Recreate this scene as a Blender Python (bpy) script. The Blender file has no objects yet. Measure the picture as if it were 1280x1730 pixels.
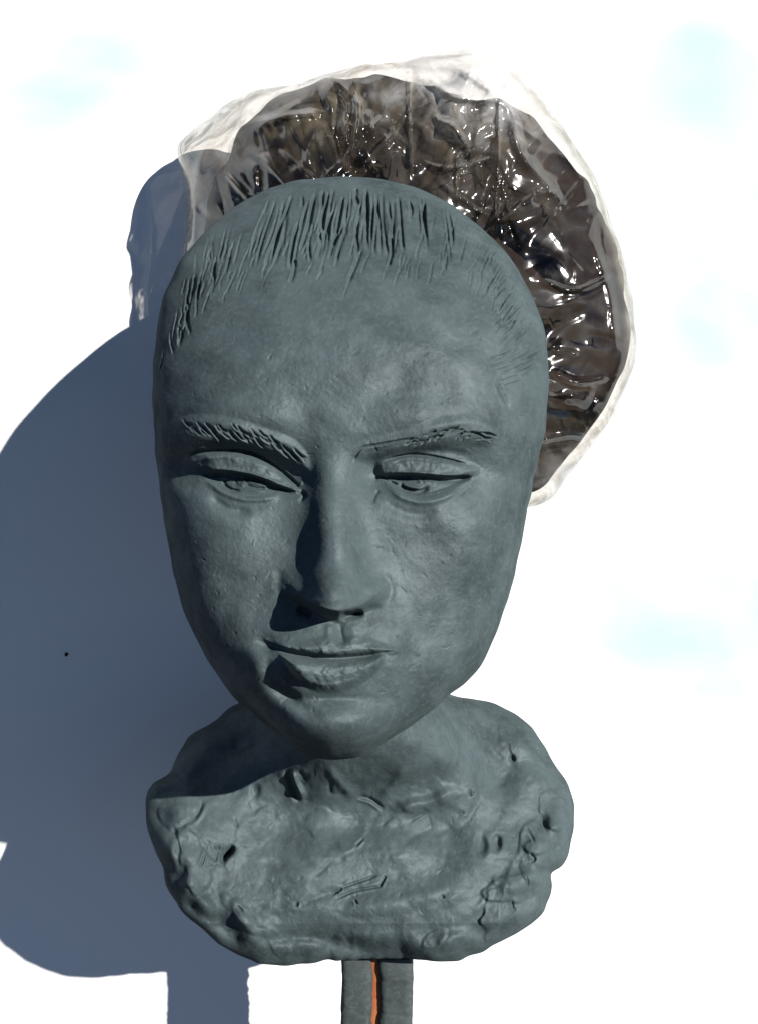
import bpy, math
import numpy as np
from mathutils import Vector, Matrix

scene = bpy.context.scene
COL = scene.collection

# ------------------------------------------------------------------ camera, sky, sun, exposure
PITCH = math.radians(6.0)        # camera looks slightly down at the bust
DIST = 0.60                      # camera to the plane of the post
S = 0.0003                       # metres per photo pixel on that plane
HGT = 1.25                       # height of the picture centre above the ground
W, H = 1280, 1730
UP = np.array([0, math.sin(PITCH), math.cos(PITCH)])
BACK = np.array([0, -math.cos(PITCH), math.sin(PITCH)])   # towards the camera
CAMLOC = np.array([0, 0, HGT]) + DIST * BACK

cd = bpy.data.cameras.new('camera')
cam = bpy.data.objects.new('camera', cd); COL.objects.link(cam)
cam.location = CAMLOC; cam.rotation_euler = (math.pi / 2 - PITCH, 0, 0)
cd.sensor_fit = 'VERTICAL'; cd.sensor_height = 24
cd.lens = 12 / (865 * S / DIST); cd.clip_start = 0.01; cd.clip_end = 100
scene.camera = cam

SL = np.array([0.80, 0.43, 1.0]); SL /= np.linalg.norm(SL)       # to the sun: right, up, towards camera
SUN = SL[0] * np.array([1, 0, 0]) + SL[1] * UP + SL[2] * BACK
elev = math.asin(SUN[2]); azim = math.atan2(SUN[0], SUN[1])
wd = bpy.data.worlds.new('World'); scene.world = wd; wd.use_nodes = True
nt = wd.node_tree; bg = nt.nodes['Background']
sky = nt.nodes.new('ShaderNodeTexSky'); sky.sky_type = 'NISHITA'; sky.sun_disc = False
sky.altitude = 5000; sky.air_density = 0.8; sky.dust_density = 0.0; sky.ozone_density = 4.5
sky.sun_elevation = elev; sky.sun_rotation = azim
nt.links.new(sky.outputs[0], bg.inputs[0]); bg.inputs[1].default_value = 0.05
sd = bpy.data.lights.new('sun', 'SUN'); sd.energy = 5.0; sd.angle = math.radians(0.5)
sd.color = (1.0, 0.965, 0.91)
so = bpy.data.objects.new('sun', sd); COL.objects.link(so)
so.rotation_euler = Vector(SUN).to_track_quat('Z', 'Y').to_euler()
scene.view_settings.view_transform = 'Standard'; scene.view_settings.look = 'None'
scene.view_settings.exposure = 0.7; scene.view_settings.gamma = 1
scene.cycles.transparent_max_bounces = 24

# ------------------------------------------------------------------ helpers
def P(u, v, d):
    """photo direction (u, v) at d metres in front of the post's plane -> world"""
    u = np.asarray(u, float); v = np.asarray(v, float); d = np.asarray(d, float)
    k = (DIST - d) / DIST
    x = (u - 640) * S * k; y = (865 - v) * S * k
    return x[..., None] * np.array([1., 0, 0]) + y[..., None] * UP + d[..., None] * BACK + np.array([0, 0, HGT])

def tag(o, label=None, cat=None, kind=None, group=None):
    if label: o['label'] = label
    if cat: o['category'] = cat
    if kind: o['kind'] = kind
    if group: o['group'] = group
    return o

def empty(name, loc, label, cat):
    o = bpy.data.objects.new(name, None); COL.objects.link(o); o.location = loc
    o.empty_display_size = 0.02
    return tag(o, label, cat)

def make_mesh(name, verts, faces, mat, parent=None, normals=None, attrs=None):
    """faces: (n,4) or (n,3) int array or a list of such arrays"""
    fl = faces if isinstance(faces, list) else [faces]
    me = bpy.data.meshes.new(name)
    nv = len(verts); me.vertices.add(nv)
    me.vertices.foreach_set('co', np.asarray(verts, np.float32).ravel())
    li = np.concatenate([f.ravel() for f in fl]).astype(np.int32)
    tot = np.concatenate([np.full(len(f), f.shape[1], np.int32) for f in fl])
    st = np.concatenate([[0], np.cumsum(tot)[:-1]]).astype(np.int32)
    me.loops.add(len(li)); me.loops.foreach_set('vertex_index', li)
    me.polygons.add(len(tot)); me.polygons.foreach_set('loop_start', st)
    me.polygons.foreach_set('loop_total', tot)
    me.update(calc_edges=True)
    me.polygons.foreach_set('use_smooth', np.ones(len(tot), bool))
    for k, a in (attrs or {}).items():
        at = me.attributes.new(k, 'FLOAT', 'POINT'); at.data.foreach_set('value', np.asarray(a, np.float32))
    if normals is not None:
        me.normals_split_custom_set_from_vertices(normals.tolist())
    me.materials.append(mat)
    o = bpy.data.objects.new(name, me); COL.objects.link(o)
    if parent is not None:
        o.parent = parent; o.matrix_parent_inverse = Matrix.Translation(-Vector(parent.location))
    return o

def vnormals(V, fl):
    N = np.zeros_like(V)
    for f in fl:
        if f.shape[1] == 4:
            n = np.cross(V[f[:, 2]] - V[f[:, 0]], V[f[:, 3]] - V[f[:, 1]])
        else:
            n = np.cross(V[f[:, 1]] - V[f[:, 0]], V[f[:, 2]] - V[f[:, 0]])
        for k in range(f.shape[1]):
            for c in range(3):
                N[:, c] += np.bincount(f[:, k], n[:, c], len(V))
    return N / np.maximum(np.linalg.norm(N, axis=1, keepdims=True), 1e-12)

YY, XX = np.mgrid[0:H, 0:W].astype(np.float32)
rs = np.random.RandomState(7)

def noise(scale, seed, sx=1.0, sy=1.0, shape=(H, W)):
    """smooth random field, unit variance, features about `scale` pixels"""
    r = np.random.RandomState(seed).randn(*shape)
    fy = np.fft.fftfreq(shape[0])[:, None] * scale * sy; fx = np.fft.rfftfreq(shape[1])[None, :] * scale * sx
    f = np.fft.irfft2(np.fft.rfft2(r) * np.exp(-(fx ** 2 + fy ** 2) * 4.0), shape)
    return ((f - f.mean()) / f.std()).astype(np.float32)

def gauss(cx, cy, sx, sy, rot=0, p=2):
    c, s = math.cos(math.radians(rot)), math.sin(math.radians(rot))
    a = (XX - cx) * c + (YY - cy) * s; b = -(XX - cx) * s + (YY - cy) * c
    return np.exp(-((np.abs(a) / sx) ** 2 + (np.abs(b) / sy) ** 2) ** (p / 2))

def sstep(a, b, x):
    t = np.clip((x - a) / (b - a), 0, 1); return t * t * (3 - 2 * t)

def smooth_poly(pts, n=8, closed=False):
    """Catmull-Rom through the points"""
    p = np.array(pts, float)
    if len(p) < 3 and not closed: return p
    if closed: q = np.vstack([p[-1], p, p[0], p[1]])
    else: q = np.vstack([2 * p[0] - p[1], p, 2 * p[-1] - p[-2]])
    out = []
    for i in range(1, len(q) - 2):
        for t in np.arange(n) / n:
            out.append(0.5 * ((2 * q[i]) + (-q[i - 1] + q[i + 1]) * t + (2 * q[i - 1] - 5 * q[i] + 4 * q[i + 1] - q[i + 2]) * t * t
                              + (-q[i - 1] + 3 * q[i] - 3 * q[i + 1] + q[i + 2]) * t ** 3))
    if not closed: out.append(q[-2])
    return np.array(out)

def seg_dist(pts, pad):
    """distance field to an open polyline in its padded box; also the arc position 0..1 and the signed side"""
    p = np.asarray(pts, float)
    x0 = max(int(p[:, 0].min() - pad), 0); x1 = min(int(p[:, 0].max() + pad) + 2, W)
    y0 = max(int(p[:, 1].min() - pad), 0); y1 = min(int(p[:, 1].max() + pad) + 2, H)
    X = XX[y0:y1, x0:x1]; Y = YY[y0:y1, x0:x1]
    best = np.full(X.shape, 1e9); arc = np.zeros(X.shape); side = np.zeros(X.shape)
    L = np.concatenate([[0], np.cumsum(np.hypot(*np.diff(p, axis=0).T))]); tot = max(L[-1], 1e-6)
    for i in range(len(p) - 1):
        dx, dy = p[i + 1] - p[i]; q = dx * dx + dy * dy
        if q < 1e-9: continue
        t = np.clip(((X - p[i, 0]) * dx + (Y - p[i, 1]) * dy) / q, 0, 1)
        ex = X - p[i, 0] - t * dx; ey = Y - p[i, 1] - t * dy
        d = np.hypot(ex, ey); m = d < best
        best[m] = d[m]; arc[m] = ((L[i] + t * math.sqrt(q)) / tot)[m]
        side[m] = np.sign(dx * ey - dy * ex)[m]
    return (slice(y0, y1), slice(x0, x1)), best, arc, side

def stroke(C, pts, w, amp, taper=0.25, lip=0.0, smooth=True):
    """groove (amp < 0) or ridge (amp > 0) along a line; lip raises the clay on one side"""
    p = smooth_poly(pts, 6) if smooth else np.array(pts, float)
    sl, d, a, sd_ = seg_dist(p, w * 4)
    tp = sstep(0, taper, a) * sstep(0, taper, 1 - a) if taper > 0 else 1.0
    C[sl] += amp * np.exp(-(d / w) ** 2) * tp
    if lip:
        C[sl] += lip * np.exp(-((d * sd_ - w * 1.7) / (w * 0.9)) ** 2) * tp

def poly_sdf(pts, pad=60):
    """signed distance (positive inside) to a closed polygon, full canvas (far = -pad)"""
    p = smooth_poly(pts, 6, closed=True); p = np.vstack([p, p[:1]])
    sl, d, a, s_ = seg_dist(p, pad)
    X = XX[sl]; Y = YY[sl]; ins = np.zeros(X.shape, bool)
    for i in range(len(p) - 1):
        (xa, ya), (xb, yb) = p[i], p[i + 1]
        if ya == yb: continue
        c = (ya > Y) != (yb > Y)
        ins ^= c & (X < (xb - xa) * (Y - ya) / (yb - ya) + xa)
    out = np.full((H, W), -float(pad), np.float32)
    out[sl] = np.maximum(np.where(ins, d, -d), -pad)
    return out

def sample(C, u, v):
    u = np.clip(u, 0, W - 1.001); v = np.clip(v, 0, H - 1.001)
    i = v.astype(int); j = u.astype(int); a = u - j; b = v - i
    return (C[i, j] * (1 - a) * (1 - b) + C[i, j + 1] * a * (1 - b) + C[i + 1, j] * (1 - a) * b + C[i + 1, j + 1] * a * b)

class Polar:
    """a closed outline seen from a centre inside it"""
    def __init__(self, pts, c, rough=0.0, seed=1):
        p = smooth_poly(pts, 12, closed=True); self.c = c
        th = np.unwrap(np.arctan2(p[:, 1] - c[1], p[:, 0] - c[0])); r = np.hypot(p[:, 0] - c[0], p[:, 1] - c[1])
        o = np.argsort(th % (2 * math.pi)); t = (th % (2 * math.pi))[o]; r = r[o]
        self.t = np.linspace(0, 2 * math.pi, 2049)
        self.r = np.interp(self.t, np.concatenate([t - 2 * math.pi, t, t + 2 * math.pi]), np.tile(r, 3))
        if rough:
            q = np.random.RandomState(seed).randn(2048); f = np.fft.rfft(q); k = np.arange(len(f))
            g = np.fft.irfft(f * np.exp(-(k / 45.) ** 2) * (k > 6), 2048); g /= g.std()
            self.r[:2048] += rough * g; self.r[2048] = self.r[0]
    def R(self, th):
        return np.interp(th % (2 * math.pi), self.t, self.r)
    def n(self, u, v):
        dx = u - self.c[0]; dy = v - self.c[1]
        return np.hypot(dx, dy) / self.R(np.arctan2(dy, dx))

def dome(pol, nx, ny, zfun, zback, rings=26, bulge=1.0):
    """front: a fine grid pressed onto the outline; back: coarse rings closing the body.
    zfun(u, v, n) -> depth of the front in metres; zback(n, th, zrim) -> depth of the back"""
    a = np.linspace(-1, 1, nx); b = np.linspace(-1, 1, ny); A, B = np.meshgrid(a, b)
    A2 = A * A; B2 = B * B
    dx = A * np.sqrt(1 - B2 / 2); dy = B * np.sqrt(1 - A2 / 2)
    r = np.clip(np.hypot(dx, dy), 0, 1); th = np.arctan2(dy, dx)
    n = np.where(r > 0, r * (1 - 0.45) + 0.45 * np.sin(r * math.pi / 2), 0)
    n = 1 - (1 - n) ** 1.25
    n = np.where(r >= 1 - 1e-9, 1, n)
    rad = n * pol.R(th)
    u = pol.c[0] + rad * np.cos(th); v = pol.c[1] + rad * np.sin(th)
    z = zfun(u, v, n)
    V = P(u, v, z).reshape(-1, 3)
    idx = np.arange(nx * ny).reshape(ny, nx)
    F = np.stack([idx[:-1, :-1], idx[1:, :-1], idx[1:, 1:], idx[:-1, 1:]], -1).reshape(-1, 4)
    # boundary loop
    lp = np.concatenate([idx[0, :-1], idx[:-1, -1], idx[-1, :0:-1], idx[:0:-1, 0]])
    uf, vf, tf, zf = u.ravel()[lp], v.ravel()[lp], th.ravel()[lp], z.ravel()[lp]
    m = len(lp); Vs = [V]; Fq = [F]; prev = lp
    base = nx * ny
    for k in range(1, rings + 1):
        ph = k / rings * math.pi / 2
        nn = math.cos(ph) ** 0.75 if k < rings else 0.02
        uu = pol.c[0] + nn * (uf - pol.c[0]); vv = pol.c[1] + nn * (vf - pol.c[1])
        Vs.append(P(uu, vv, zback(ph, tf, zf, uu, vv)))
        cur = base + np.arange(m); base += m
        Fq.append(np.stack([prev, np.roll(prev, -1), np.roll(cur, -1), cur], -1)[:, ::-1] if False else
                  np.stack([prev, cur, np.roll(cur, -1), np.roll(prev, -1)], -1))
        prev = cur
    V = np.vstack(Vs)
    # cap
    V = np.vstack([V, V[prev].mean(0)]); ci = len(V) - 1
    cap = np.stack([prev, np.full(m, ci), np.roll(prev, -1)], -1)
    uv = (u.ravel(), v.ravel())
    return V, Fq, cap, uv, n.ravel()

# ------------------------------------------------------------------ materials
def mat(name):
    m = bpy.data.materials.new(name); m.use_nodes = True
    nt = m.node_tree; nt.nodes.clear()
    return m, nt, (lambda t, **k: node(nt, t, **k))
def node(nt, t, **k):
    n = nt.nodes.new(t)
    for a, b in k.items():
        if a.startswith('i_'):
            key = a[2:]; key = int(key) if key.isdigit() else key.replace('_', ' ')
            n.inputs[key].default_value = b
        else: setattr(n, a, b)
    return n

def clay_material(name, c1, c2, c3, rough=0.64, gloss=0.035, bump=1.0):
    """matte modelling clay: a dull body with a weak broad sheen"""
    m, nt, N = mat(name); L = nt.links.new
    out = N('ShaderNodeOutputMaterial'); df = N('ShaderNodeBsdfDiffuse', i_Roughness=0.3); gl = N('ShaderNodeBsdfGlossy', i_Roughness=rough)
    gl.inputs[0].default_value = (.86, .95, 1.0, 1)
    ms = N('ShaderNodeMixShader'); L(df.outputs[0], ms.inputs[1]); L(gl.outputs[0], ms.inputs[2]); L(ms.outputs[0], out.inputs[0])
    tc = N('ShaderNodeTexCoord')
    n0 = N('ShaderNodeTexNoise', i_Scale=14.0, i_Detail=5.0, i_Roughness=0.6, i_Distortion=.6); L(tc.outputs['Object'], n0.inputs['Vector'])
    n1 = N('ShaderNodeTexNoise', i_Scale=60.0, i_Detail=7.0, i_Roughness=0.66); L(tc.outputs['Object'], n1.inputs['Vector'])
    n2 = N('ShaderNodeTexNoise', i_Scale=420.0, i_Detail=5.0, i_Roughness=0.7); L(tc.outputs['Object'], n2.inputs['Vector'])
    n3 = N('ShaderNodeTexNoise', i_Scale=1500.0, i_Detail=2.0, i_Roughness=0.6); L(tc.outputs['Object'], n3.inputs['Vector'])
    a0 = N('ShaderNodeMath', operation='MULTIPLY_ADD'); a0.inputs[1].default_value = .8; L(n1.outputs[0], a0.inputs[0]); L(n0.outputs[0], a0.inputs[2])
    r1 = N('ShaderNodeValToRGB'); r1.color_ramp.elements[0].position = 0.70; r1.color_ramp.elements[1].position = 1.08
    r1.color_ramp.elements[0].color = (*c1, 1); r1.color_ramp.elements[1].color = (*c2, 1); L(a0.outputs[0], r1.inputs[0])
    mx = N('ShaderNodeMix', data_type='RGBA'); L(r1.outputs[0], mx.inputs[6]); mx.inputs[7].default_value = (*c3, 1)
    r2 = N('ShaderNodeValToRGB'); r2.color_ramp.elements[0].position = 0.5; r2.color_ramp.elements[1].position = 0.74
    L(n2.outputs[0], r2.inputs[0]); mm = N('ShaderNodeMath', operation='MULTIPLY'); mm.inputs[1].default_value = 0.7
    L(r2.outputs[0], mm.inputs[0]); L(mm.outputs[0], mx.inputs[0]); L(mx.outputs[2], df.inputs[0])
    rr = N('ShaderNodeMapRange'); rr.inputs[1].default_value = .3; rr.inputs[2].default_value = .7; rr.inputs[3].default_value = gloss * .5; rr.inputs[4].default_value = gloss * 1.5
    L(n1.outputs[0], rr.inputs[0]); L(rr.outputs[0], ms.inputs[0])
    ad = N('ShaderNodeMath', operation='MULTIPLY_ADD'); ad.inputs[1].default_value = 0.45
    L(n3.outputs[0], ad.inputs[0]); L(n2.outputs[0], ad.inputs[2])
    b = N('ShaderNodeBump', i_Strength=0.45 * bump, i_Distance=0.0005); L(ad.outputs[0], b.inputs['Height'])
    L(b.outputs[0], df.inputs['Normal']); L(b.outputs[0], gl.inputs['Normal'])
    return m

CLAY = clay_material('grey_clay', (0.029, 0.041, 0.043), (0.048, 0.066, 0.069), (0.074, 0.097, 0.103))
BROWN = clay_material('dark_bun', (0.009, 0.006, 0.004), (0.021, 0.013, 0.009), (0.030, 0.020, 0.014), gloss=.012)

# ------------------------------------------------------------------ the head: outline
HEAD_OUT = [(590, 298), (640, 302), (700, 317), (760, 345), (810, 383), (850, 422), (880, 465), (905, 515), (920, 570),
            (926, 630), (924, 690), (915, 750), (903, 800), (890, 860), (880, 920), (866, 980), (850, 1030), (836, 1074), (814, 1122),
            (790, 1150), (762, 1172), (720, 1206), (675, 1238), (638, 1262), (605, 1279), (568, 1284), (528, 1280), (496, 1264),
            (459, 1232), (425, 1204), (403, 1186), (384, 1162), (360, 1130), (335, 1085), (312, 1035), (296, 980),
            (285, 920), (275, 860), (266, 790), (260, 720), (258, 650), (262, 590), (272, 520), (285, 480), (305, 440),
            (340, 400), (385, 358), (440, 325), (500, 306), (550, 299)]
head_pol = Polar(HEAD_OUT, (592, 770), rough=0.7, seed=3)

# ------------------------------------------------------------------ the head: relief, in photo pixels of height
F = np.zeros((H, W), np.float32)
# --- large forms
F += 10 * gauss(590, 560, 190, 120)                         # forehead
F += 16 * gauss(705, 706, 120, 34, -10)
F += 16 * gauss(430, 696, 110, 34, 12)
F -= 10 * gauss(300, 690, 45, 110)                          # temples
F -= 8 * gauss(880, 720, 35, 130)
F -= 45 * gauss(408, 798, 112, 44, 4, 2.6)                  # eye sockets
F -= 38 * gauss(722, 798, 104, 42, -2, 2.6)
F -= 36 * gauss(292, 788, 40, 30)
F += 12 * gauss(320, 745, 60, 20, 8)
F -= 18 * gauss(500, 808, 36, 42)
F -= 20 * gauss(632, 800, 32, 40)
F += 4 * gauss(350, 930, 70, 80)                           # cheekbones
F += 16 * gauss(780, 915, 88, 80)
F -= 14 * gauss(760, 1060, 80, 70, -40)
F -= 10 * gauss(380, 1080, 40, 80, -20)
F += 20 * gauss(555, 1105, 150, 72)                         # muzzle
F += 54 * gauss(578, 1238, 112, 46, 0, 2.2)                  # chin
F -= 9 * gauss(560, 1186, 70, 20)
# --- nose
vb = YY
t = np.clip((vb - 745) / (1015 - 745), 0, 1)
ncx = 558 + 6 * t
hh = 20 + 106 * t ** 1.1
wl = 36 + 8 * t + 30 * t ** 6; wr = 46 + 10 * t + 16 * t ** 5
dxn = (XX - ncx); wn = np.where(dxn < 0, wl, wr)
prof = np.exp(-(np.abs(dxn) / wn) ** np.where(dxn < 0, 2.6, 2.2))
bot = 1046 - 14 * ((XX - 572) / 45) ** 2                     # under edge of the tip
top = sstep(700, 800, vb)
nose = hh * prof * top * sstep(0, 1, 1 - np.clip((vb - bot + 16) / 22, 0, 1))
tip = 122 * gauss(564, 992, 54, 52, 0, 2.2)
al = 60 * gauss(514, 1000, 40, 30, 0, 2.4); ar = 74 * gauss(617, 1000, 34, 27, 0, 2.6)
def cut(bc, soft=18): return 1 - sstep(-soft, 2, vb - bc)
botl = 1014 + 28 * np.clip((XX - 480) / 60, 0, 1)
nb = np.maximum.reduce([nose, tip * cut(bot + 2), al * cut(botl), ar * cut(1034 + 0 * XX)])
k = 18.0
parts_ = [nose, tip * cut(bot + 4), al * cut(botl), ar * cut(1036 + 0 * XX)]
nb = k * np.log(sum(np.exp(p_ / k) for p_ in parts_)) - k * math.log(4)
F += np.maximum(nb, 0)
F += 12 * gauss(560, 900, 60, 110)                           # root of the nose on the face
stroke(F, [(570, 1043), (590, 1038), (616, 1033)], 6, -48, taper=.35)    # nostril
stroke(F, [(500, 1028), (528, 1038)], 7, -14, taper=.2)
stroke(F, [(478, 960), (472, 990), (480, 1014)], 8, -5)
stroke(F, [(640, 968), (657, 985), (658, 1005), (648, 1024)], 7, -4)
F += 13 * gauss(562, 1008, 36, 26)
# --- philtrum
stroke(F, [(572, 1048), (574, 1070), (578, 1092)], 9, -8, taper=0.15)
stroke(F, [(578, 1054), (576, 1066), (581, 1088)], 2.0, -2)
stroke(F, [(556, 1052), (556, 1085)], 7, 5); stroke(F, [(596, 1052), (600, 1085)], 8, 4)
# --- lips
up = poly_sdf([(448, 1080), (480, 1086), (520, 1084), (556, 1076), (578, 1082), (600, 1076), (640, 1088), (672, 1100),
               (640, 1106), (600, 1109), (560, 1111), (520, 1107), (480, 1099)])
F += 15 * sstep(-6, 14, up)
low = poly_sdf([(474, 1106), (520, 1113), (570, 1116), (620, 1110), (648, 1104), (640, 1128), (610, 1154), (575, 1167),
                (540, 1168), (510, 1155), (488, 1132)])
F += 19 * sstep(-4, 13, low) + 7 * sstep(0, 30, low) + 10 * gauss(474, 1125, 50, 36) + 14 * gauss(496, 1132, 34, 24) * sstep(-4, 10, low)
F += (sstep(0, 8, low) + sstep(0, 8, up)) * (1.0 * noise(9, 15) + .5 * noise(4, 16))
F -= 14 * gauss(488, 1178, 44, 12, 35)
F -= 8 * gauss(550, 1180, 55, 9)
stroke(F, [(448, 1080), (480, 1099), (520, 1108), (560, 1112), (600, 1110), (640, 1105), (668, 1100)], 5.0, -16, taper=0.2)
stroke(F, [(640, 1106), (655, 1101), (672, 1100)], 1.8, -4)
F -= 20 * gauss(452, 1092, 20, 14, 30)                       # deep left corner
stroke(F, [(456, 1104), (456, 1134), (472, 1164), (512, 1184)], 11, -9, taper=0.2)
stroke(F, [(430, 1082), (430, 1120), (444, 1165)], 17, 8, taper=0.35)
F -= 5 * gauss(690, 1100, 16, 22)
# --- brows: bands of clay
BL = [(308, 722), (350, 722), (400, 730), (450, 745), (490, 762), (518, 788)]
BR = [(606, 768), (640, 756), (700, 742), (750, 724), (800, 716), (832, 726)]
bl = poly_sdf([(306, 712), (350, 706), (400, 714), (450, 730), (500, 752), (522, 790), (500, 790), (460, 768), (400, 750), (345, 746), (312, 738)])
br = poly_sdf([(604, 770), (622, 750), (690, 733), (750, 712), (805, 708), (838, 726), (826, 746), (770, 744), (712, 756), (650, 772)])
F += 11 * sstep(-9, 9, bl) + 11 * sstep(-12, 9, br)
stroke(F, [(330, 756), (400, 758), (460, 776), (500, 800)], 9, -8); stroke(F, [(640, 776), (700, 764), (760, 764), (806, 772)], 8, -6)
for i in range(44):
    f = (i + 0.5) / 44; u0 = 306 + 200 * f; v0 = np.interp(u0, [306, 400, 450, 505], [708, 717, 731, 757]) + rs.uniform(-3, 12)
    ln = rs.uniform(20, 42) * (1 if f > .1 else .7)
    a = math.radians(rs.uniform(42, 58))
    stroke(F, [(u0, v0), (u0 + ln * .5 * math.cos(a), v0 + ln * .5 * math.sin(a) * 1.05), (u0 + ln * math.cos(a), v0 + ln * math.sin(a) * .82)],
           rs.uniform(1.5, 2.1), -rs.uniform(3, 6.5), taper=0.3, lip=rs.uniform(1, 2.5))
for i in range(30):
    f = i / 30; u0 = 690 + 142 * f; v0 = np.interp(u0, [690, 760, 832], [752, 736, 742]) + rs.uniform(-10, 3)
    ln = rs.uniform(16, 36); a = math.radians(-rs.uniform(18, 40) if f < .7 else rs.uniform(-30, 25))
    stroke(F, [(u0 - ln * math.cos(a) * .5, v0 - ln * math.sin(a) * .5), (u0, v0 - 2.5), (u0 + ln * math.cos(a) * .5, v0 + ln * math.sin(a) * .5)],
           rs.uniform(1.3, 2.0), -rs.uniform(3.5, 7.5), taper=0.3, lip=1.6)
stroke(F, [(592, 785), (602, 768), (614, 756), (640, 751), (700, 740)], 2.0, -6, taper=.2, lip=1.5)
stroke(F, [(650, 762), (700, 745), (735, 730)], 4, 3)
# --- eyes.  opening carved back, ball bulging inside, lids proud
EYES = {}
EYES['L'] = poly_sdf([(344, 803), (372, 797), (405, 800), (440, 808), (475, 822), (498, 831), (470, 832), (440, 838), (405, 836), (375, 826)])
EYES['R'] = poly_sdf([(644, 804), (680, 802), (720, 804), (760, 807), (797, 804), (775, 819), (745, 833), (712, 839), (680, 832), (655, 816)])
# upper lid bands
lidL = poly_sdf([(318, 774), (368, 766), (420, 771), (465, 793), (504, 828), (476, 826), (440, 812), (405, 801), (365, 797), (328, 790)])
lidR = poly_sdf([(640, 782), (680, 772), (712, 771), (755, 777), (800, 789), (800, 801), (760, 807), (720, 804), (680, 802), (644, 803)])
F += 17 * sstep(-7, 9, lidL) + 14 * sstep(-7, 9, lidR)
F += 16 * gauss(410, 800, 62, 36) + 14 * gauss(718, 803, 60, 34)        # ball under the lids
F -= 15 * sstep(-2, 7, EYES['L']); F -= 14 * sstep(-2, 7, EYES['R'])
F += 17 * gauss(422, 826, 42, 16, 0, 3) * sstep(-1, 4, EYES['L']) + 10 * gauss(722, 824, 44, 15, 0, 3) * sstep(-1, 4, EYES['R'])
# irises and scraps of clay in the opening
for pts, w_, a_ in [([(384, 806), (380, 818), (392, 828), (408, 830)], 2.5, -9), ([(388, 808), (398, 804), (410, 806), (412, 816), (402, 822)], 3, 6),
                    ([(412, 808), (424, 814), (440, 818), (458, 822)], 2.5, 7), ([(414, 818), (430, 824), (450, 826)], 1.8, -6),
                    ([(396, 814), (402, 818)], 3, -6), ([(420, 828), (440, 830), (465, 829)], 2, 4),
                    ([(680, 812), (680, 822), (696, 828), (712, 828), (726, 820)], 2.2, -9), ([(676, 816), (690, 822), (712, 826)], 2, 8),
                    ([(690, 806), (706, 808), (710, 818)], 3.5, 7), ([(652, 808), (668, 814), (676, 818)], 2.2, 9),
                    ([(712, 812), (726, 812), (738, 816)], 4, 5), ([(668, 824), (700, 834), (726, 826)], 2.4, -8)]:
    stroke(F, pts, w_ * 1.1, a_ * .85, taper=0.2)
# creases
stroke(F, [(316, 770), (335, 764), (375, 761), (420, 765), (462, 786), (500, 818), (508, 832)], 3.0, -13, taper=.12)
stroke(F, [(642, 780), (676, 771), (706, 768), (750, 775), (798, 788)], 2.3, -11, taper=.18, lip=-1.5)
stroke(F, [(650, 789), (690, 776), (735, 782), (745, 790)], 1.6, -3)
stroke(F, [(352, 803), (375, 800), (405, 804), (440, 812), (475, 825), (496, 831)], 4, -9, taper=.1)
stroke(F, [(648, 806), (680, 805), (720, 807), (760, 809), (795, 805)], 4.2, -11, taper=.1)
LID = (sstep(0, 6, lidL) + sstep(0, 6, lidR)); F += LID * (.7 * noise(10, 18) + .4 * noise(5, 19))
# lash edges
stroke(F, [(342, 797), (372, 793), (405, 797), (440, 805), (475, 819), (500, 829)], 3.2, 6, taper=.15)
stroke(F, [(645, 799), (680, 798), (720, 800), (760, 803), (796, 800)], 3.0, 5, taper=.15)
# lower lids and the hollow under them
stroke(F, [(348, 808), (372, 828), (405, 841), (440, 843), (480, 836)], 6, 9, taper=.2)
stroke(F, [(352, 830), (366, 848), (392, 862), (430, 866)], 9, -10, taper=.3)
stroke(F, [(652, 822), (680, 840), (712, 848), (745, 842), (780, 824)], 6, 8, taper=.2)
stroke(F, [(640, 836), (665, 858), (705, 870), (745, 862)], 10, -7, taper=.3)
stroke(F, [(508, 826), (514, 838), (505, 850)], 3, -7); stroke(F, [(500, 830), (520, 838)], 2, -6)
stroke(F, [(632, 812), (640, 806), (650, 808)], 2.4, -7); stroke(F, [(628, 852), (634, 836), (642, 828)], 3, -5)
stroke(F, [(504, 822), (512, 815)], 2, 5)
# chin cleft under the jaw, folds, temple line
stroke(F, [(570, 1276), (592, 1282), (604, 1290)], 5, -6)
stroke(F, [(838, 640), (848, 665), (862, 695)], 3.5, -4, lip=2)
# --- combed hair: grooves cut with a tool
def comb(u0, v0, u1, v1, bend, w_, dep, lip=2.0):
    mx_ = (u0 + u1) / 2 + bend; my_ = (v0 + v1) / 2
    j = lambda: rs.uniform(-1.6, 1.6)
    q = [(u0, v0), ((u0 + mx_) / 2 + j(), (v0 + my_) / 2), (mx_, my_), ((u1 + mx_) / 2 + j(), (v1 + my_) / 2), (u1, v1)]
    stroke(F, q, w_, -dep, taper=rs.uniform(.12, .35), lip=lip)
main = [(470, 326, 432, 455), (482, 330, 446, 462), (497, 322, 455, 452), (488, 352, 462, 455), (506, 372, 490, 458), (512, 330, 508, 352),
        (536, 316, 520, 400), (545, 318, 541, 392), (556, 322, 548, 405), (530, 375, 525, 445), (540, 385, 536, 440), (562, 352, 546, 420),
        (580, 330, 562, 420), (590, 330, 566, 455), (600, 316, 604, 350), (610, 345, 602, 440), (618, 315, 622, 430), (628, 318, 628, 428),
        (636, 322, 642, 435), (646, 318, 656, 440), (655, 332, 660, 430), (672, 328, 681, 428), (706, 322, 722, 410), (715, 340, 716, 380),
        (755, 348, 762, 422), (690, 335, 692, 372), (580, 380, 556, 440), (612, 420, 588, 480), (498, 438, 490, 478), (660, 400, 656, 452)]
for (a0, b0, a1, b1) in main:
    comb(a0, b0, a1, b1, rs.uniform(-5, 5), rs.uniform(2.0, 3.2), rs.uniform(9, 16), lip=rs.uniform(2, 5))
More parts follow.
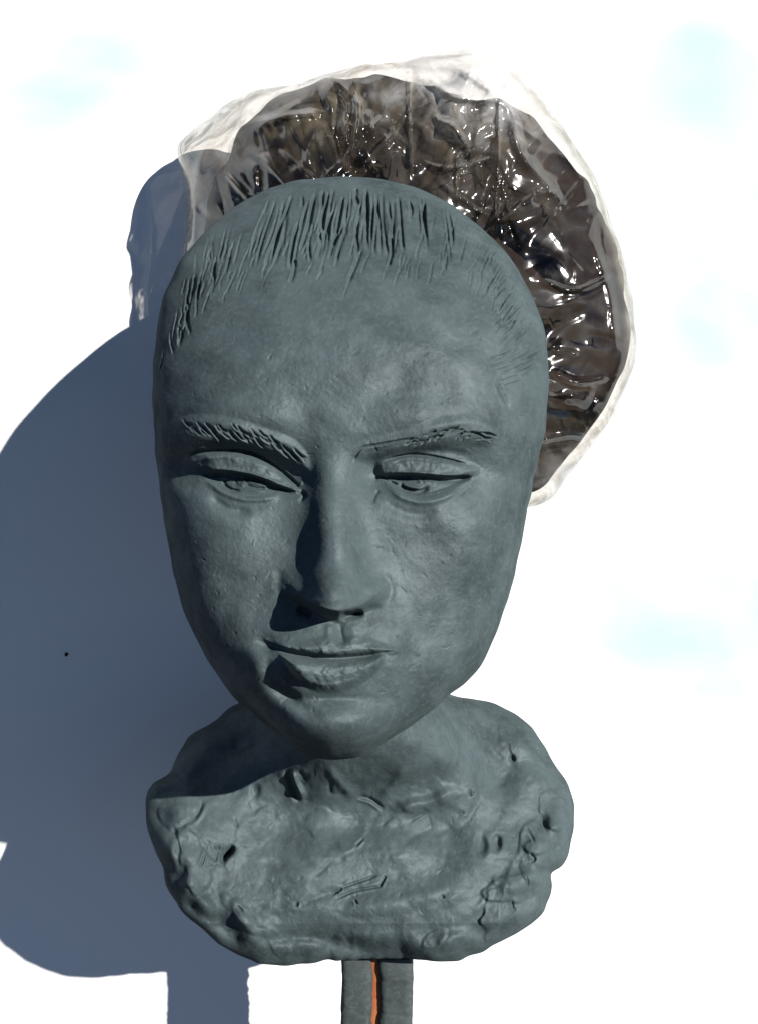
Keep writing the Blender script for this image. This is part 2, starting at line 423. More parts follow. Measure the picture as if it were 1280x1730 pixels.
for i in range(80):                                          # finer ones along the hairline
    u0 = rs.uniform(330, 850); v0 = np.interp(u0, [330, 440, 600, 760, 850], [440, 400, 400, 390, 430]) + rs.uniform(-50, 60)
    ln = rs.uniform(18, 60); sl = (u0 - 640) / 420.
    comb(u0, v0, u0 + (-.34 if u0 < 640 else -.25) * ln - sl * 0 , v0 + ln, rs.uniform(-3, 3), rs.uniform(1.2, 2.0), rs.uniform(2, 5), lip=1)
for i in range(46):                                          # left temple
    f = rs.uniform(0, 1); u0 = 400 - 120 * f ** .8 + rs.uniform(-12, 12); v0 = 395 + 190 * f ** 1.3 + rs.uniform(-25, 25)
    ln = rs.uniform(25, 60)
    comb(u0, v0, u0 - ln * (.25 - .5 * f * rs.uniform(0, 1)), v0 + ln, rs.uniform(-3, 3), rs.uniform(1.4, 2.4), rs.uniform(4, 8), lip=2.5)
for i in range(80):                                          # right temple, swept back
    f = rs.uniform(0, 1); u0 = 820 + 90 * f ** .7 + rs.uniform(-25, 14); v0 = 400 + 220 * f + rs.uniform(-30, 30)
    ln = rs.uniform(18, 55); a = math.radians(112 + 40 * f + rs.uniform(-8, 8))
    comb(u0, v0, u0 + ln * math.cos(a), v0 + ln * math.sin(a), rs.uniform(-2, 2), rs.uniform(1.1, 1.9), rs.uniform(2.5, 6), lip=1.5)
for i in range(14):
    u0 = 895 - rs.uniform(0, 50); v0 = 606 + rs.uniform(-20, 35); ln = rs.uniform(15, 50)
    comb(u0, v0, u0 - ln, v0 + ln * .35, 0, 1.1, 2.5, lip=1)
for i in range(26):
    u0 = rs.uniform(450, 760); v0 = 312 + ((u0 - 600) / 60) ** 2 * 1.5 + rs.uniform(0, 26); ln = rs.uniform(60, 125)
    comb(u0, v0, u0 + (u0 - 640) * .16 * ln / 100 - 6, v0 + ln, rs.uniform(-4, 4), rs.uniform(1.6, 2.6), rs.uniform(5, 10), lip=rs.uniform(1.5, 4))
# --- the surface of hand-worked clay
def clay_marks(C, box, cnt, seed, amp=1.0, lmin=4, lmax=26):
    r = np.random.RandomState(seed)
    for i in range(cnt):
        u0 = r.uniform(box[0], box[2]); v0 = r.uniform(box[1], box[3]); a = r.uniform(0, math.pi); l = r.uniform(lmin, lmax) * r.uniform(.3, 1)
        b = a + r.uniform(-.7, .7)
        stroke(C, [(u0, v0), (u0 + l * .5 * math.cos(a), v0 + l * .5 * math.sin(a)), (u0 + l * .5 * (math.cos(a) + math.cos(b)), v0 + l * .5 * (math.sin(a) + math.sin(b)))],
               r.uniform(.9, 2.0), r.choice([-1, -1, .7]) * amp * r.uniform(.6, 2.2), taper=.3, smooth=False)
clay_marks(F, (262, 300, 920, 1280), 620, 21, 0.8)
F += 2.8 * noise(60, 11) + .8 * noise(30, 17) + .35 * noise(14, 12, 1.6, 1) + 0.13 * noise(4.5, 13) + 0.07 * noise(2, 14)
win = lambda n, p=14: 1 - n ** p

def head_z(u, v, n):
    base = np.sqrt(np.clip(1 - n ** (2.6 + 1.1 * sstep(560, 900, v) + 3.4 * (1 - sstep(430, 620, u)) * sstep(560, 820, v)), 0, 1)) * 215
    rim = 105 * sstep(900, 1284, v) - 150 * (1 - sstep(300, 640, v))
    return 0.080 + 0.00025 * (base + rim + sample(F, u, v) * np.clip(1 - n ** 22, 0, 1))
def head_back(ph, th, zr, uu, vv):
    depth = 0.115 - 0.075 * np.clip(np.sin(th), 0, 1)
    return zr - depth * math.sin(ph)

EYEL = sstep(-2, 0, EYES['L']) > .5; EYER = sstep(-2, 0, EYES['R']) > .5
LAB = np.zeros((H, W), np.int32)
hairline = poly_sdf([(200, 250), (1000, 250), (1000, 680), (880, 668), (848, 640), (822, 585), (800, 520), (740, 470), (640, 468),
                     (540, 488), (460, 470), (400, 480), (350, 510), (315, 560), (295, 640), (200, 640)], pad=8)
LAB[hairline > 0] = 1
LAB[bl > 0] = 2; LAB[br > 0] = 3
LAB[EYES['L'] > 0] = 4; LAB[EYES['R'] > 0] = 5
LAB[(lidL > 0) & (LAB == 0)] = 6; LAB[(lidR > 0) & (LAB == 0)] = 7
LAB[(up > 0)] = 8; LAB[(low > 0)] = 9
nose_poly = poly_sdf([(535, 790), (585, 790), (600, 900), (640, 955), (652, 1000), (640, 1035), (600, 1046), (566, 1050), (520, 1042), (478, 1020), (474, 985), (500, 935), (525, 890)], pad=8)
LAB[nose_poly > 0] = 10

bust = empty('clay_bust', P(635, 1400, 0.0), 'grey clay portrait bust of a woman with combed back hair and lowered eyes', 'sculpture')
V, Fq, cap, uv, nn = dome(head_pol, 760, 1060, head_z, head_back)
allN = vnormals(V, Fq + [cap])
front = Fq[0]; nx, ny = 760, 1060
cu = uv[0][front].mean(1); cv = uv[1][front].mean(1)
lab = LAB[np.clip(cv.round().astype(int), 0, H - 1), np.clip(cu.round().astype(int), 0, W - 1)]
def submesh(name, fl, parent, label=None, m=CLAY):
    ids = np.unique(np.concatenate([f.ravel() for f in fl])); remap = np.zeros(len(V), np.int64); remap[ids] = np.arange(len(ids))
    o = make_mesh(name, V[ids], [remap[f] for f in fl], m, None, normals=allN[ids])
    o.parent = parent
    if label: o['label'] = label
    return o
head = submesh('head', [front[lab == 0]] + Fq[1:] + [cap], None)
head.parent = bust; head.matrix_parent_inverse = Matrix.Translation(-Vector(bust.location))
for k, name in [(1, 'hair'), (2, 'eyebrow'), (3, 'eyebrow'), (4, 'eye'), (5, 'eye'), (6, 'upper_eyelid'), (7, 'upper_eyelid'), (8, 'upper_lip'), (9, 'lower_lip'), (10, 'nose')]:
    submesh(name, [front[lab == k]], head)

# ------------------------------------------------------------------ neck and shoulders
T_OUT = [(700, 1150), (760, 1172), (800, 1180), (840, 1192), (880, 1215), (912, 1250), (930, 1280), (950, 1310), (967, 1350), (970, 1390),
         (960, 1435), (948, 1462), (930, 1476), (931, 1498), (925, 1525), (900, 1558), (860, 1584), (805, 1611), (755, 1625),
         (700, 1620), (640, 1620), (580, 1622), (520, 1627), (470, 1632), (430, 1625), (400, 1612), (360, 1585), (322, 1552),
         (298, 1530), (281, 1500), (276, 1462), (262, 1432), (249, 1400), (247, 1350), (260, 1326), (284, 1306), (300, 1275),
         (320, 1245), (350, 1225), (378, 1206), (400, 1190), (440, 1170), (520, 1150), (610, 1140)]
tor_pol = Polar(T_OUT, (612, 1400), rough=1.3, seed=5)
T = np.zeros((H, W), np.float32)
neckc = 606 + 0.1 * (YY - 1200)
T += 295 * np.exp(-(np.abs(XX - neckc) / (146 + 0.25 * np.clip(YY - 1180, 0, 400))) ** 3.6) * (1 - sstep(1210, 1410, YY))
T += 20 * gauss(770, 1260, 40, 90, -18)                               # tendon running to the shoulder
T += 26 * gauss(620, 1440, 210, 90)
T -= 26 * gauss(690, 1332, 90, 26, -12)
stroke(T, [(772, 1176), (792, 1240), (830, 1310), (880, 1350)], 26, -26, taper=.25)
stroke(T, [(745, 1180), (752, 1250), (742, 1320)], 16, 12, taper=.3); stroke(T, [(690, 1290), (660, 1330), (636, 1352)], 9, 9, taper=.3)
stroke(T, [(548, 1290), (580, 1330), (606, 1350)], 8, 8, taper=.3)
stroke(T, [(492, 1300), (503, 1330), (516, 1352)], 6, 16); stroke(T, [(484, 1296), (494, 1330), (508, 1358)], 5, -16)
stroke(T, [(505, 1300), (520, 1320)], 3, -7)
stroke(T, [(558, 1315), (560, 1340), (590, 1338)], 4, -4)
stroke(T, [(600, 1345), (625, 1350), (650, 1368)], 3.5, -10, lip=5); stroke(T, [(655, 1372), (690, 1362), (740, 1350), (775, 1322)], 11, 15, taper=.3)
stroke(T, [(640, 1400), (660, 1380), (690, 1370)], 3, -5)
stroke(T, [(560, 1480), (650, 1475), (750, 1462), (800, 1470)], 30, -15, taper=.3)
stroke(T, [(420, 1520), (560, 1540), (700, 1520), (850, 1480)], 22, 14, taper=.3)
stroke(T, [(430, 1590), (520, 1585), (620, 1600), (700, 1596)], 12, -14, taper=.2)
stroke(T, [(300, 1520), (360, 1555), (420, 1590)], 16, -20, taper=.2)
stroke(T, [(300, 1400), (330, 1380), (345, 1350)], 4, -6, lip=5)
stroke(T, [(300, 1410), (290, 1440), (302, 1480)], 9, 12)
for q in [((376, 1452), (388, 1440)), ((380, 1446), (392, 1434))]: stroke(T, q, 4.5, -22, taper=0, smooth=False)
stroke(T, [(362, 1462), (372, 1452), (380, 1448)], 5, 8)
for a0, b0, w_, h_, amp_, rot in [(432, 1336, 8, 11, -9, 0), (812, 1428, 10, 17, -11, 0), (838, 1424, 8, 13, -14, 0), (905, 1430, 20, 15, 12, 0), (943, 1440, 9, 11, -10, 0),
                             (915, 1388, 12, 14, -11, 0), (880, 1280, 22, 12, -8, 30), (864, 1282, 5, 6, -9, 0), (410, 1555, 18, 12, 12, 20),
                             (320, 1500, 16, 22, 14, 0), (345, 1530, 22, 14, 12, 40), (420, 1575, 34, 16, 10, 10), (880, 1490, 40, 20, 12, -10),
                             (780, 1590, 44, 18, 14, -10), (830, 1575, 40, 12, -12, -8), (250 + 30, 1380, 26, 30, 12, 0), (930, 1350, 22, 30, -8, 0),
                             (720, 1570, 24, 22, -10, 20), (640, 1590, 30, 16, 10, 0), (500, 1600, 50, 14, 12, 0)]:
    T += amp_ * gauss(a0, b0, w_, h_, rot, 3)
for q in [[(885, 1395), (896, 1412), (903, 1425)], [(893, 1440), (902, 1452), (893, 1456)], [(880, 1250), (900, 1252), (915, 1262)], [(785, 1180), (806, 1184), (812, 1180)],
          [(863, 1520), (866, 1535), (872, 1540)], [(745, 1512), (749, 1518)], [(598, 1520), (604, 1528)],
          [(500, 1532), (504, 1524)], [(575, 1500), (600, 1492), (640, 1478)], [(565, 1520), (600, 1505), (650, 1496)], [(600, 1430), (615, 1415)], [(792, 1345), (800, 1338)],
          [(560, 1512), (580, 1500)], [(640, 1500), (652, 1478)], [(690, 1388), (720, 1372)], [(770, 1378), (785, 1372)], [(400, 1530), (412, 1542)], [(395, 1380), (402, 1400)]]:
    stroke(T, q, 2.2, -rs.uniform(4, 8), taper=.25, lip=2)
for i in range(16): stroke(T, [(344 + i * 3 + rs.uniform(-3, 3), 1430 + rs.uniform(-6, 6)), (334 + i * 3, 1466 + rs.uniform(-8, 4))], 1.8, -rs.uniform(1.5, 5), lip=1)
clay_marks(T, (250, 1180, 965, 1625), 300, 33, .8, 5, 34)
def crescents(C, box, cnt, seed):
    r = np.random.RandomState(seed)
    for i in range(cnt):
        cx, cy = r.uniform(box[0], box[2]), r.uniform(box[1], box[3]); a = r.uniform(0, 6.28); q = r.uniform(5, 13)
        stroke(C, [(cx + q * math.cos(a + s_), cy + q * math.sin(a + s_)) for s_ in (0, .5, 1.0, 1.5)], 1.8, -r.uniform(4, 8), taper=.3, lip=2.5)
crescents(T, (800, 1220, 950, 1500), 2, 8)
rp = np.random.RandomState(77)
def pellet(C, cx, cy, a_, b_, rot, amp, crisp=3.0):
    c, s_ = math.cos(rot), math.sin(rot); q = np.hypot(((XX - cx) * c + (YY - cy) * s_) / a_, (-(XX - cx) * s_ + (YY - cy) * c) / b_)
    q = q + .12 * noise(14, int(cx))
    C += amp * sstep(0, crisp / min(a_, b_) * 2, 1 - q) + amp * .5 * np.sqrt(np.clip(1 - q * q, 0, 1))
for th_ in (-.5, -.1, .12, .55, 1.0, 1.75, 2.2, 2.5, 2.95):                          # pellets of clay pressed on round the rim
    R_ = tor_pol.R(th_) * rp.uniform(.76, .93); cx = 612 + R_ * math.cos(th_); cy = 1400 + R_ * math.sin(th_)
    pellet(T, cx, cy, rp.uniform(22, 70), rp.uniform(14, 30), th_ + 1.57 + rp.uniform(-.4, .4), rp.uniform(2.5, 6))
for cx, cy, a_, b_, ro, am in [(905, 1430, 24, 16, 0, 7), (943, 1442, 11, 12, 0, 8), (720, 1345, 60, 26, -.3, 5), (560, 1400, 70, 30, .4, 4), (860, 1500, 46, 24, -.2, 6), (300, 1380, 34, 24, .3, 7), (430, 1400, 50, 26, -.6, 4)]:
    pellet(T, cx, cy, a_, b_, ro, am * .6)
for i in range(70):                                             # thumb drags
    cx, cy = rp.uniform(290, 920), rp.uniform(1240, 1600); a = rp.normal(-.25, .5); l = rp.uniform(30, 110)
    dx, dy = l / 2 * math.cos(a), l / 2 * math.sin(a)
    stroke(T, [(cx - dx, cy - dy), (cx, cy + rp.uniform(-6, 6)), (cx + dx, cy + dy)], rp.uniform(4, 11), rp.choice([-1, 1]) * rp.uniform(1.5, 4), taper=.35)
T += 5 * noise(60, 41) + 1.1 * noise(24, 42) + .45 * noise(9, 43) + .14 * noise(3.5, 44)
# ragged rim: dents deepen near the edge
edge = tor_pol.n(XX, YY)
T += 11 * noise(38, 45) * sstep(.74, .96, edge)

def tor_z(u, v, n):
    mm = np.interp(v, [1140, 1200, 1300, 1450, 1560, 1640], [-48, -36, -14, 18, 34, 36])
    pan = np.clip(1 - n ** 6, 0, 1) ** .5 * 26
    mm = mm + 22 * (1 - sstep(250, 520, u))
    return (mm + pan - 4) * .001 + 0.00028 * sample(T, u, v) * np.clip(1 - n ** 26, 0, 1)
def tor_back(ph, th, zr, uu, vv):
    return zr - (0.03 + 0.02 * np.clip(np.sin(th), 0, 1)) * math.sin(ph)
V2, Fq2, cap2, _, _ = dome(tor_pol, 620, 460, tor_z, tor_back)
tor = make_mesh('shoulders', V2, Fq2 + [cap2], CLAY, bust)
tor['label'] = 'neck and rough slab of shoulders with finger marks'

# neck core hidden inside the head and slab so that no gap shows between them
def tube(name, pts, radii, m, parent, seg=40, wob=0.0, seed=1, sq=0.0):
    r = np.random.RandomState(seed); Vt = []; pts = [np.array(p, float) for p in pts]
    for i, (p, ra) in enumerate(zip(pts, radii)):
        a = np.arange(seg) / seg * 2 * math.pi
        rad = ra * (1 + wob * np.sin(a * 3 + i) * .5 + wob * r.randn(seg) * .3)
        Vt.append(np.stack([p[0] + rad * np.cos(a), p[1] + rad * np.sin(a), np.full(seg, p[2])], 1))
    Vt = np.vstack(Vt); n = len(pts); i0 = np.arange(seg); f = []
    for k in range(n - 1): f.append(np.stack([k * seg + i0, k * seg + np.roll(i0, -1), (k + 1) * seg + np.roll(i0, -1), (k + 1) * seg + i0], -1))
    o = make_mesh(name, Vt, [np.vstack(f), np.stack([(n - 1) * seg + i0[:-2] * 0, (n - 1) * seg + i0[1:-1], (n - 1) * seg + i0[2:]], -1)], m, parent)
    return o
c0 = P(600, 1320, -0.035); c1 = P(610, 1120, 0.005)
tube('neck_core', [c0 + (c1 - c0) * t_ for t_ in np.linspace(0, 1, 8)], [.042, .04, .038, .037, .037, .038, .04, .042], CLAY, bust)

# ------------------------------------------------------------------ the bun of dark clay behind the head
BUN_OUT = [(385, 262), (412, 215), (450, 176), (500, 150), (570, 133), (640, 128), (690, 136), (740, 152), (800, 166), (850, 172), (892, 194), (932, 238), (975, 290),
           (1018, 360), (1044, 440), (1060, 520), (1060, 590), (1040, 655), (1004, 712), (958, 770), (918, 822), (880, 835), (840, 820),
           (780, 700), (640, 640), (480, 600), (380, 520), (345, 440), (346, 380), (360, 315)]
bun_pol = Polar(BUN_OUT, (700, 440), rough=2.0, seed=9)
B = np.zeros((H, W), np.float32)
B += 10 * noise(70, 61) + 3 * noise(30, 62) + .5 * noise(10, 63)
B -= 60 * gauss(880, 420, 60, 18, 35, 3); B -= 40 * gauss(930, 470, 40, 14, 40, 3)
stroke(B, [(560, 140), (600, 220), (596, 300)], 12, -16); stroke(B, [(450, 190), (520, 260), (560, 300)], 16, -20)
stroke(B, [(930, 480), (985, 500), (1040, 470)], 6, -16); stroke(B, [(930, 620), (980, 650), (1030, 640)], 9, -18)
def bun_z(u, v, n):
    return -0.018 + 0.00030 * (np.clip(1 - n ** 2.6, 0, 1) ** .5 * 150 + sample(B, u, v) * np.clip(1 - n ** 12, 0, 1)) - 0.05 * (1 - sstep(250, 560, u)) * .9
def bun_back(ph, th, zr, uu, vv): return zr - 0.030 * math.sin(ph)
V3, Fq3, cap3, _, _ = dome(bun_pol, 260, 260, bun_z, bun_back, rings=14)
bun = make_mesh('hair_bun', V3, Fq3 + [cap3], BROWN, bust)
bun['label'] = 'dark brown bun of hair behind the head'

# ------------------------------------------------------------------ plastic film wrapped round the bun
m, nt, N = mat('plastic_film'); L = nt.links.new
out = N('ShaderNodeOutputMaterial')
at = N('ShaderNodeAttribute', attribute_name='layers')
tc = N('ShaderNodeTexCoord')
n1 = N('ShaderNodeTexNoise', i_Scale=38.0, i_Detail=5.0, i_Roughness=.6, i_Distortion=2.0); L(tc.outputs['Object'], n1.inputs['Vector'])
tr = N('ShaderNodeBsdfTransparent'); tr.inputs[0].default_value = (.93, .91, .88, 1)
gl = N('ShaderNodeBsdfGlossy', i_Roughness=.13); gr_ = N('ShaderNodeMapRange'); gr_.inputs[1].default_value = .4; gr_.inputs[2].default_value = .65; gr_.inputs[3].default_value = .09; gr_.inputs[4].default_value = .25; L(n1.outputs[0], gr_.inputs[0]); L(gr_.outputs[0], gl.inputs['Roughness']); gl.inputs[0].default_value = (.9, .9, .9, 1)
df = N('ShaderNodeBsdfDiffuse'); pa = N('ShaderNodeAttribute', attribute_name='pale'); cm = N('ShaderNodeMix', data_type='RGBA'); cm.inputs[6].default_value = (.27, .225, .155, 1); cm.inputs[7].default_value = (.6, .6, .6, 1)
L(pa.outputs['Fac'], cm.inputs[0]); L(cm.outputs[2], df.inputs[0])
tl = N('ShaderNodeBsdfTranslucent'); L(cm.outputs[2], tl.inputs[0])
ms = N('ShaderNodeMixShader'); ms.inputs[0].default_value = .5; L(df.outputs[0], ms.inputs[1]); L(tl.outputs[0], ms.inputs[2])
rmp = N('ShaderNodeMapRange'); rmp.inputs[1].default_value = .38; rmp.inputs[2].default_value = .7; rmp.inputs[3].default_value = .3; rmp.inputs[4].default_value = 1.4
L(n1.outputs[0], rmp.inputs[0])
mu = N('ShaderNodeMath', operation='MULTIPLY', use_clamp=True); L(rmp.outputs[0], mu.inputs[0]); L(at.outputs['Fac'], mu.inputs[1])
m1 = N('ShaderNodeMixShader'); L(mu.outputs[0], m1.inputs[0]); L(tr.outputs[0], m1.inputs[1]); L(ms.outputs[0], m1.inputs[2])
bp = N('ShaderNodeBump', i_Strength=.12, i_Distance=.0006)
n2 = N('ShaderNodeTexNoise', i_Scale=110.0, i_Detail=2.0, i_Roughness=.5, i_Distortion=.8); L(tc.outputs['Object'], n2.inputs['Vector']); L(n2.outputs[0], bp.inputs['Height'])
fr = N('ShaderNodeFresnel', i_IOR=1.5); L(bp.outputs[0], fr.inputs['Normal']); L(bp.outputs[0], gl.inputs['Normal'])
fm = N('ShaderNodeMath', operation='MULTIPLY', use_clamp=True); fm.inputs[1].default_value = 0.95; L(fr.outputs[0], fm.inputs[0])
m2 = N('ShaderNodeMixShader'); L(fm.outputs[0], m2.inputs[0]); L(m1.outputs[0], m2.inputs[1]); L(gl.outputs[0], m2.inputs[2])
L(m2.outputs[0], out.inputs[0]); FILM = m

BAG_OUT = [(298, 252), (320, 226), (350, 200), (390, 170), (440, 151), (500, 141), (560, 120), (620, 108), (690, 100), (740, 88), (790, 81), (845, 94),
           (885, 130), (915, 168), (955, 222), (1000, 288), (1030, 368), (1056, 450), (1070, 528), (1073, 600), (1052, 668), (1018, 728),
           (962, 800), (930, 840), (890, 860), (830, 850), (760, 720), (620, 660), (460, 620), (360, 540), (312, 450), (318, 380), (314, 310)]
bag_pol = Polar(BAG_OUT, (700, 440), rough=1.0, seed=12)

def facets(seed, cnt, stretch, ang, warp, box=(280, 70, 1090, 880)):
    """crumpled sheet: distance to scattered points, pulled long in one direction -> flat facets with sharp folds"""
    r = np.random.RandomState(seed); x0, y0, x1, y1 = box; st = 2
    Y, X = np.mgrid[y0:y1:st, x0:x1:st].astype(np.float32)
    wx = noise(70, seed + 100)[y0:y1:st, x0:x1:st] * warp; wy = noise(70, seed + 200)[y0:y1:st, x0:x1:st] * warp
    X = X + wx; Y = Y + wy; c, s = math.cos(ang), math.sin(ang)
    A = X * c + Y * s; Bb = (-X * s + Y * c) * stretch
    px = r.uniform(x0, x1, cnt); py = r.uniform(y0, y1, cnt)
    f1 = np.full(X.shape, 1e9, np.float32); f2 = f1.copy()
    for a, b in zip(px, py):
        d = np.hypot(A - (a * c + b * s), Bb - (-a * s + b * c) * stretch)
        f2 = np.minimum(f2, np.maximum(f1, d)); f1 = np.minimum(f1, d)
    out = np.zeros((H, W), np.float32); g = f2 - f1; g = np.minimum(g, 30) / 30
    big = np.repeat(np.repeat(1 - g, st, 0), st, 1)[:y1 - y0, :x1 - x0]
    out[y0:y1, x0:x1] = big
    return out
def blur(C, s):
    fy = np.fft.fftfreq(H)[:, None]; fx = np.fft.rfftfreq(W)[None, :]
    return np.fft.irfft2(np.fft.rfft2(C) * np.exp(-2 * (math.pi * s) ** 2 * (fx ** 2 + fy ** 2)), (H, W)).astype(np.float32)
K = np.zeros((H, W), np.float32)
fa = blur(facets(1, 46, .35, 1.3, 16), 2.2); fb = blur(facets(2, 70, .4, .5, 14), 1.8); fc = blur(facets(3, 170, .5, 1.9, 10), 1.4)
K += 3 * fa + 7 * noise(80, 71)
rk = np.random.RandomState(55)
def crease(C, pts, w, amp, taper=.3):
    sl, d, a, s_ = seg_dist(pts, w * 1.3)
    C[sl] += amp * np.clip(1 - np.hypot(d, 1.2) / (w * (1 + .35 * s_)), 0, 1) * sstep(0, taper, a) * sstep(0, taper, 1 - a)
for i in range(150):                                            # sharp folds, most of them running out from the head
    th_ = rk.uniform(-3.3, .9); q_ = rk.uniform(.45, .98); R_ = bag_pol.R(th_)
    cx = 700 + R_ * q_ * math.cos(th_); cy = 440 + R_ * q_ * math.sin(th_)
    a = math.atan2(cy - 560, cx - 620) + (rk.normal(0, .35) if rk.rand() < .62 else rk.uniform(0, 3.14)); l = rk.uniform(35, 150)
    k1 = rk.uniform(-.15, .15) * l; dx, dy = l / 2 * math.cos(a), l / 2 * math.sin(a)
    crease(K, [(cx - dx, cy - dy), (cx - dy / l * k1, cy + dx / l * k1), (cx + dx, cy + dy)], rk.uniform(7, 30), rk.choice([1, 1, -1]) * rk.uniform(4, 12) * (.3 if cx > 860 and 360 < cy < 620 else 1))
for q, w_, a_ in [([(600, 150), (606, 190), (598, 240), (592, 300)], 7, 20), ([(588, 160), (584, 230), (580, 300)], 5, 9),
                  ([(692, 100), (690, 200), (692, 310)], 3, 12), ([(842, 160), (840, 280), (834, 400)], 3, 12), ([(770, 270), (770, 350)], 3, 8),
                  ([(660, 180), (600, 250), (520, 330)], 6, 9), ([(700, 170), (640, 260)], 4, 8), ([(420, 230), (470, 200), (560, 190)], 7, 12),
                  ([(440, 260), (500, 330)], 4, 9), ([(380, 290), (430, 350)], 4, 10), ([(470, 250), (540, 310)], 4, 9), ([(330, 330), (325, 420)], 6, 12),
                  ([(860, 180), (880, 260), (930, 320), (960, 370)], 9, 16), ([(840, 380), (900, 330), (950, 325)], 5, 12), ([(700, 270), (760, 285), (840, 265)], 4, 10),
                  ([(905, 470), (970, 490), (1040, 460)], 5, 10), ([(925, 625), (970, 645), (1030, 640)], 6, 14), ([(930, 590), (980, 600)], 4, 10),
                  ([(905, 745), (960, 735), (1000, 740)], 5, 14), ([(1000, 400), (1030, 500), (1040, 600)], 8, 10), ([(720, 190), (770, 220), (800, 280)], 6, 12),
                  ([(700, 110), (760, 160), (850, 170)], 8, 14), ([(740, 100), (800, 130), (870, 190)], 8, 14), ([(730, 300), (840, 380)], 5, 9), ([(400, 170), (350, 240), (330, 310)], 8, 12)]:
    stroke(K, q, w_, a_, taper=.2)
for i in range(230):                                            # and the fine crumples
    th_ = rk.uniform(-3.3, .9); q_ = rk.uniform(.4, 1.0); R_ = bag_pol.R(th_)
    cx = 700 + R_ * q_ * math.cos(th_); cy = 440 + R_ * q_ * math.sin(th_); a = math.atan2(cy - 560, cx - 620) + rk.normal(0, .8); l = rk.uniform(14, 70)
    dx, dy = l / 2 * math.cos(a), l / 2 * math.sin(a)
    crease(K, [(cx - dx, cy - dy), (cx + dx, cy + dy)], rk.uniform(3.5, 9), rk.choice([1, -1]) * rk.uniform(1, 3.2) * (.5 if cx > 860 and 360 < cy < 620 else 1))
LAY = np.full((H, W), .012, np.float32)
nb_ = bag_pol.n(XX, YY)
LAY += .72 * sstep(.935, .99, nb_)
LAY += .65 * gauss(790, 140, 120, 70, 16) + .85 * gauss(338, 270, 50, 95, 25) + .35 * gauss(945, 800, 60, 60) + .22 * gauss(600, 160, 160, 40, -8) + .3 * gauss(860, 210, 50, 60)  # milky folded film; top right is thickened to carry painted glare
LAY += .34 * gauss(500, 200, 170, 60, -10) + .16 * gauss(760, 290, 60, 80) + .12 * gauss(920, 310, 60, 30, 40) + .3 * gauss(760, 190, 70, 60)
LAY += .22 * np.clip(fa - .55, 0, 1) * sstep(.3, .8, nb_)
LAY = np.clip(LAY, 0, .92)
def bag_z(u, v, n):
    return -0.014 + 0.00030 * (np.clip(1 - n ** 3.0, 0, 1) ** .5 * 165 + sample(K, u, v) * np.clip(1 - n ** 18, 0, 1)) - 0.042 * (1 - sstep(250, 560, u))
def bag_back(ph, th, zr, uu, vv): return zr - 0.033 * math.sin(ph) + 0.00030 * .4 * sample(K, uu + 20, vv + 15) * math.sin(ph)
V4, Fq4, cap4, uv4, n4 = dome(bag_pol, 520, 520, bag_z, bag_back, rings=30)
lay = np.full(len(V4), .12, np.float32); lay[:len(n4)] = sample(LAY, uv4[0], uv4[1])
PALE = np.clip(1.0 * gauss(800, 150, 130, 80, 16) + .8 * gauss(940, 810, 60, 50) + .10 + .16 * noise(16, 88), 0, 1)  # whiter film colour; the top right patch is sun glare painted in
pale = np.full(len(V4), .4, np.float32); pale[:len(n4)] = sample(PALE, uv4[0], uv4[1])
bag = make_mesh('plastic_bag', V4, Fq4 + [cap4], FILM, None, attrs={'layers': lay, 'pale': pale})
tag(bag, 'crumpled clear plastic film wrapped round the dark bun behind the clay head', 'plastic wrap')

# ------------------------------------------------------------------ the post
m, nt, N = mat('orange_wood'); L = nt.links.new
out = N('ShaderNodeOutputMaterial'); p = N('ShaderNodeBsdfPrincipled', i_Roughness=.6)
tc = N('ShaderNodeTexCoord'); mp = N('ShaderNodeMapping'); mp.inputs['Scale'].default_value = (220, 220, 12); L(tc.outputs['Object'], mp.inputs[0])
n1 = N('ShaderNodeTexNoise', i_Scale=1.0, i_Detail=5.0); L(mp.outputs[0], n1.inputs['Vector'])
r1 = N('ShaderNodeValToRGB'); r1.color_ramp.elements[0].color = (.16, .035, .008, 1); r1.color_ramp.elements[1].color = (.36, .115, .038, 1)
r1.color_ramp.elements[0].position = .35; r1.color_ramp.elements[1].position = .6
L(n1.outputs[0], r1.inputs[0]); L(r1.outputs[0], p.inputs['Base Color']); L(p.outputs[0], out.inputs[0]); WOOD = m
CLAYP = clay_material('smeared_clay', (0.024, 0.031, 0.030), (0.042, 0.052, 0.050), (0.075, 0.090, 0.090))

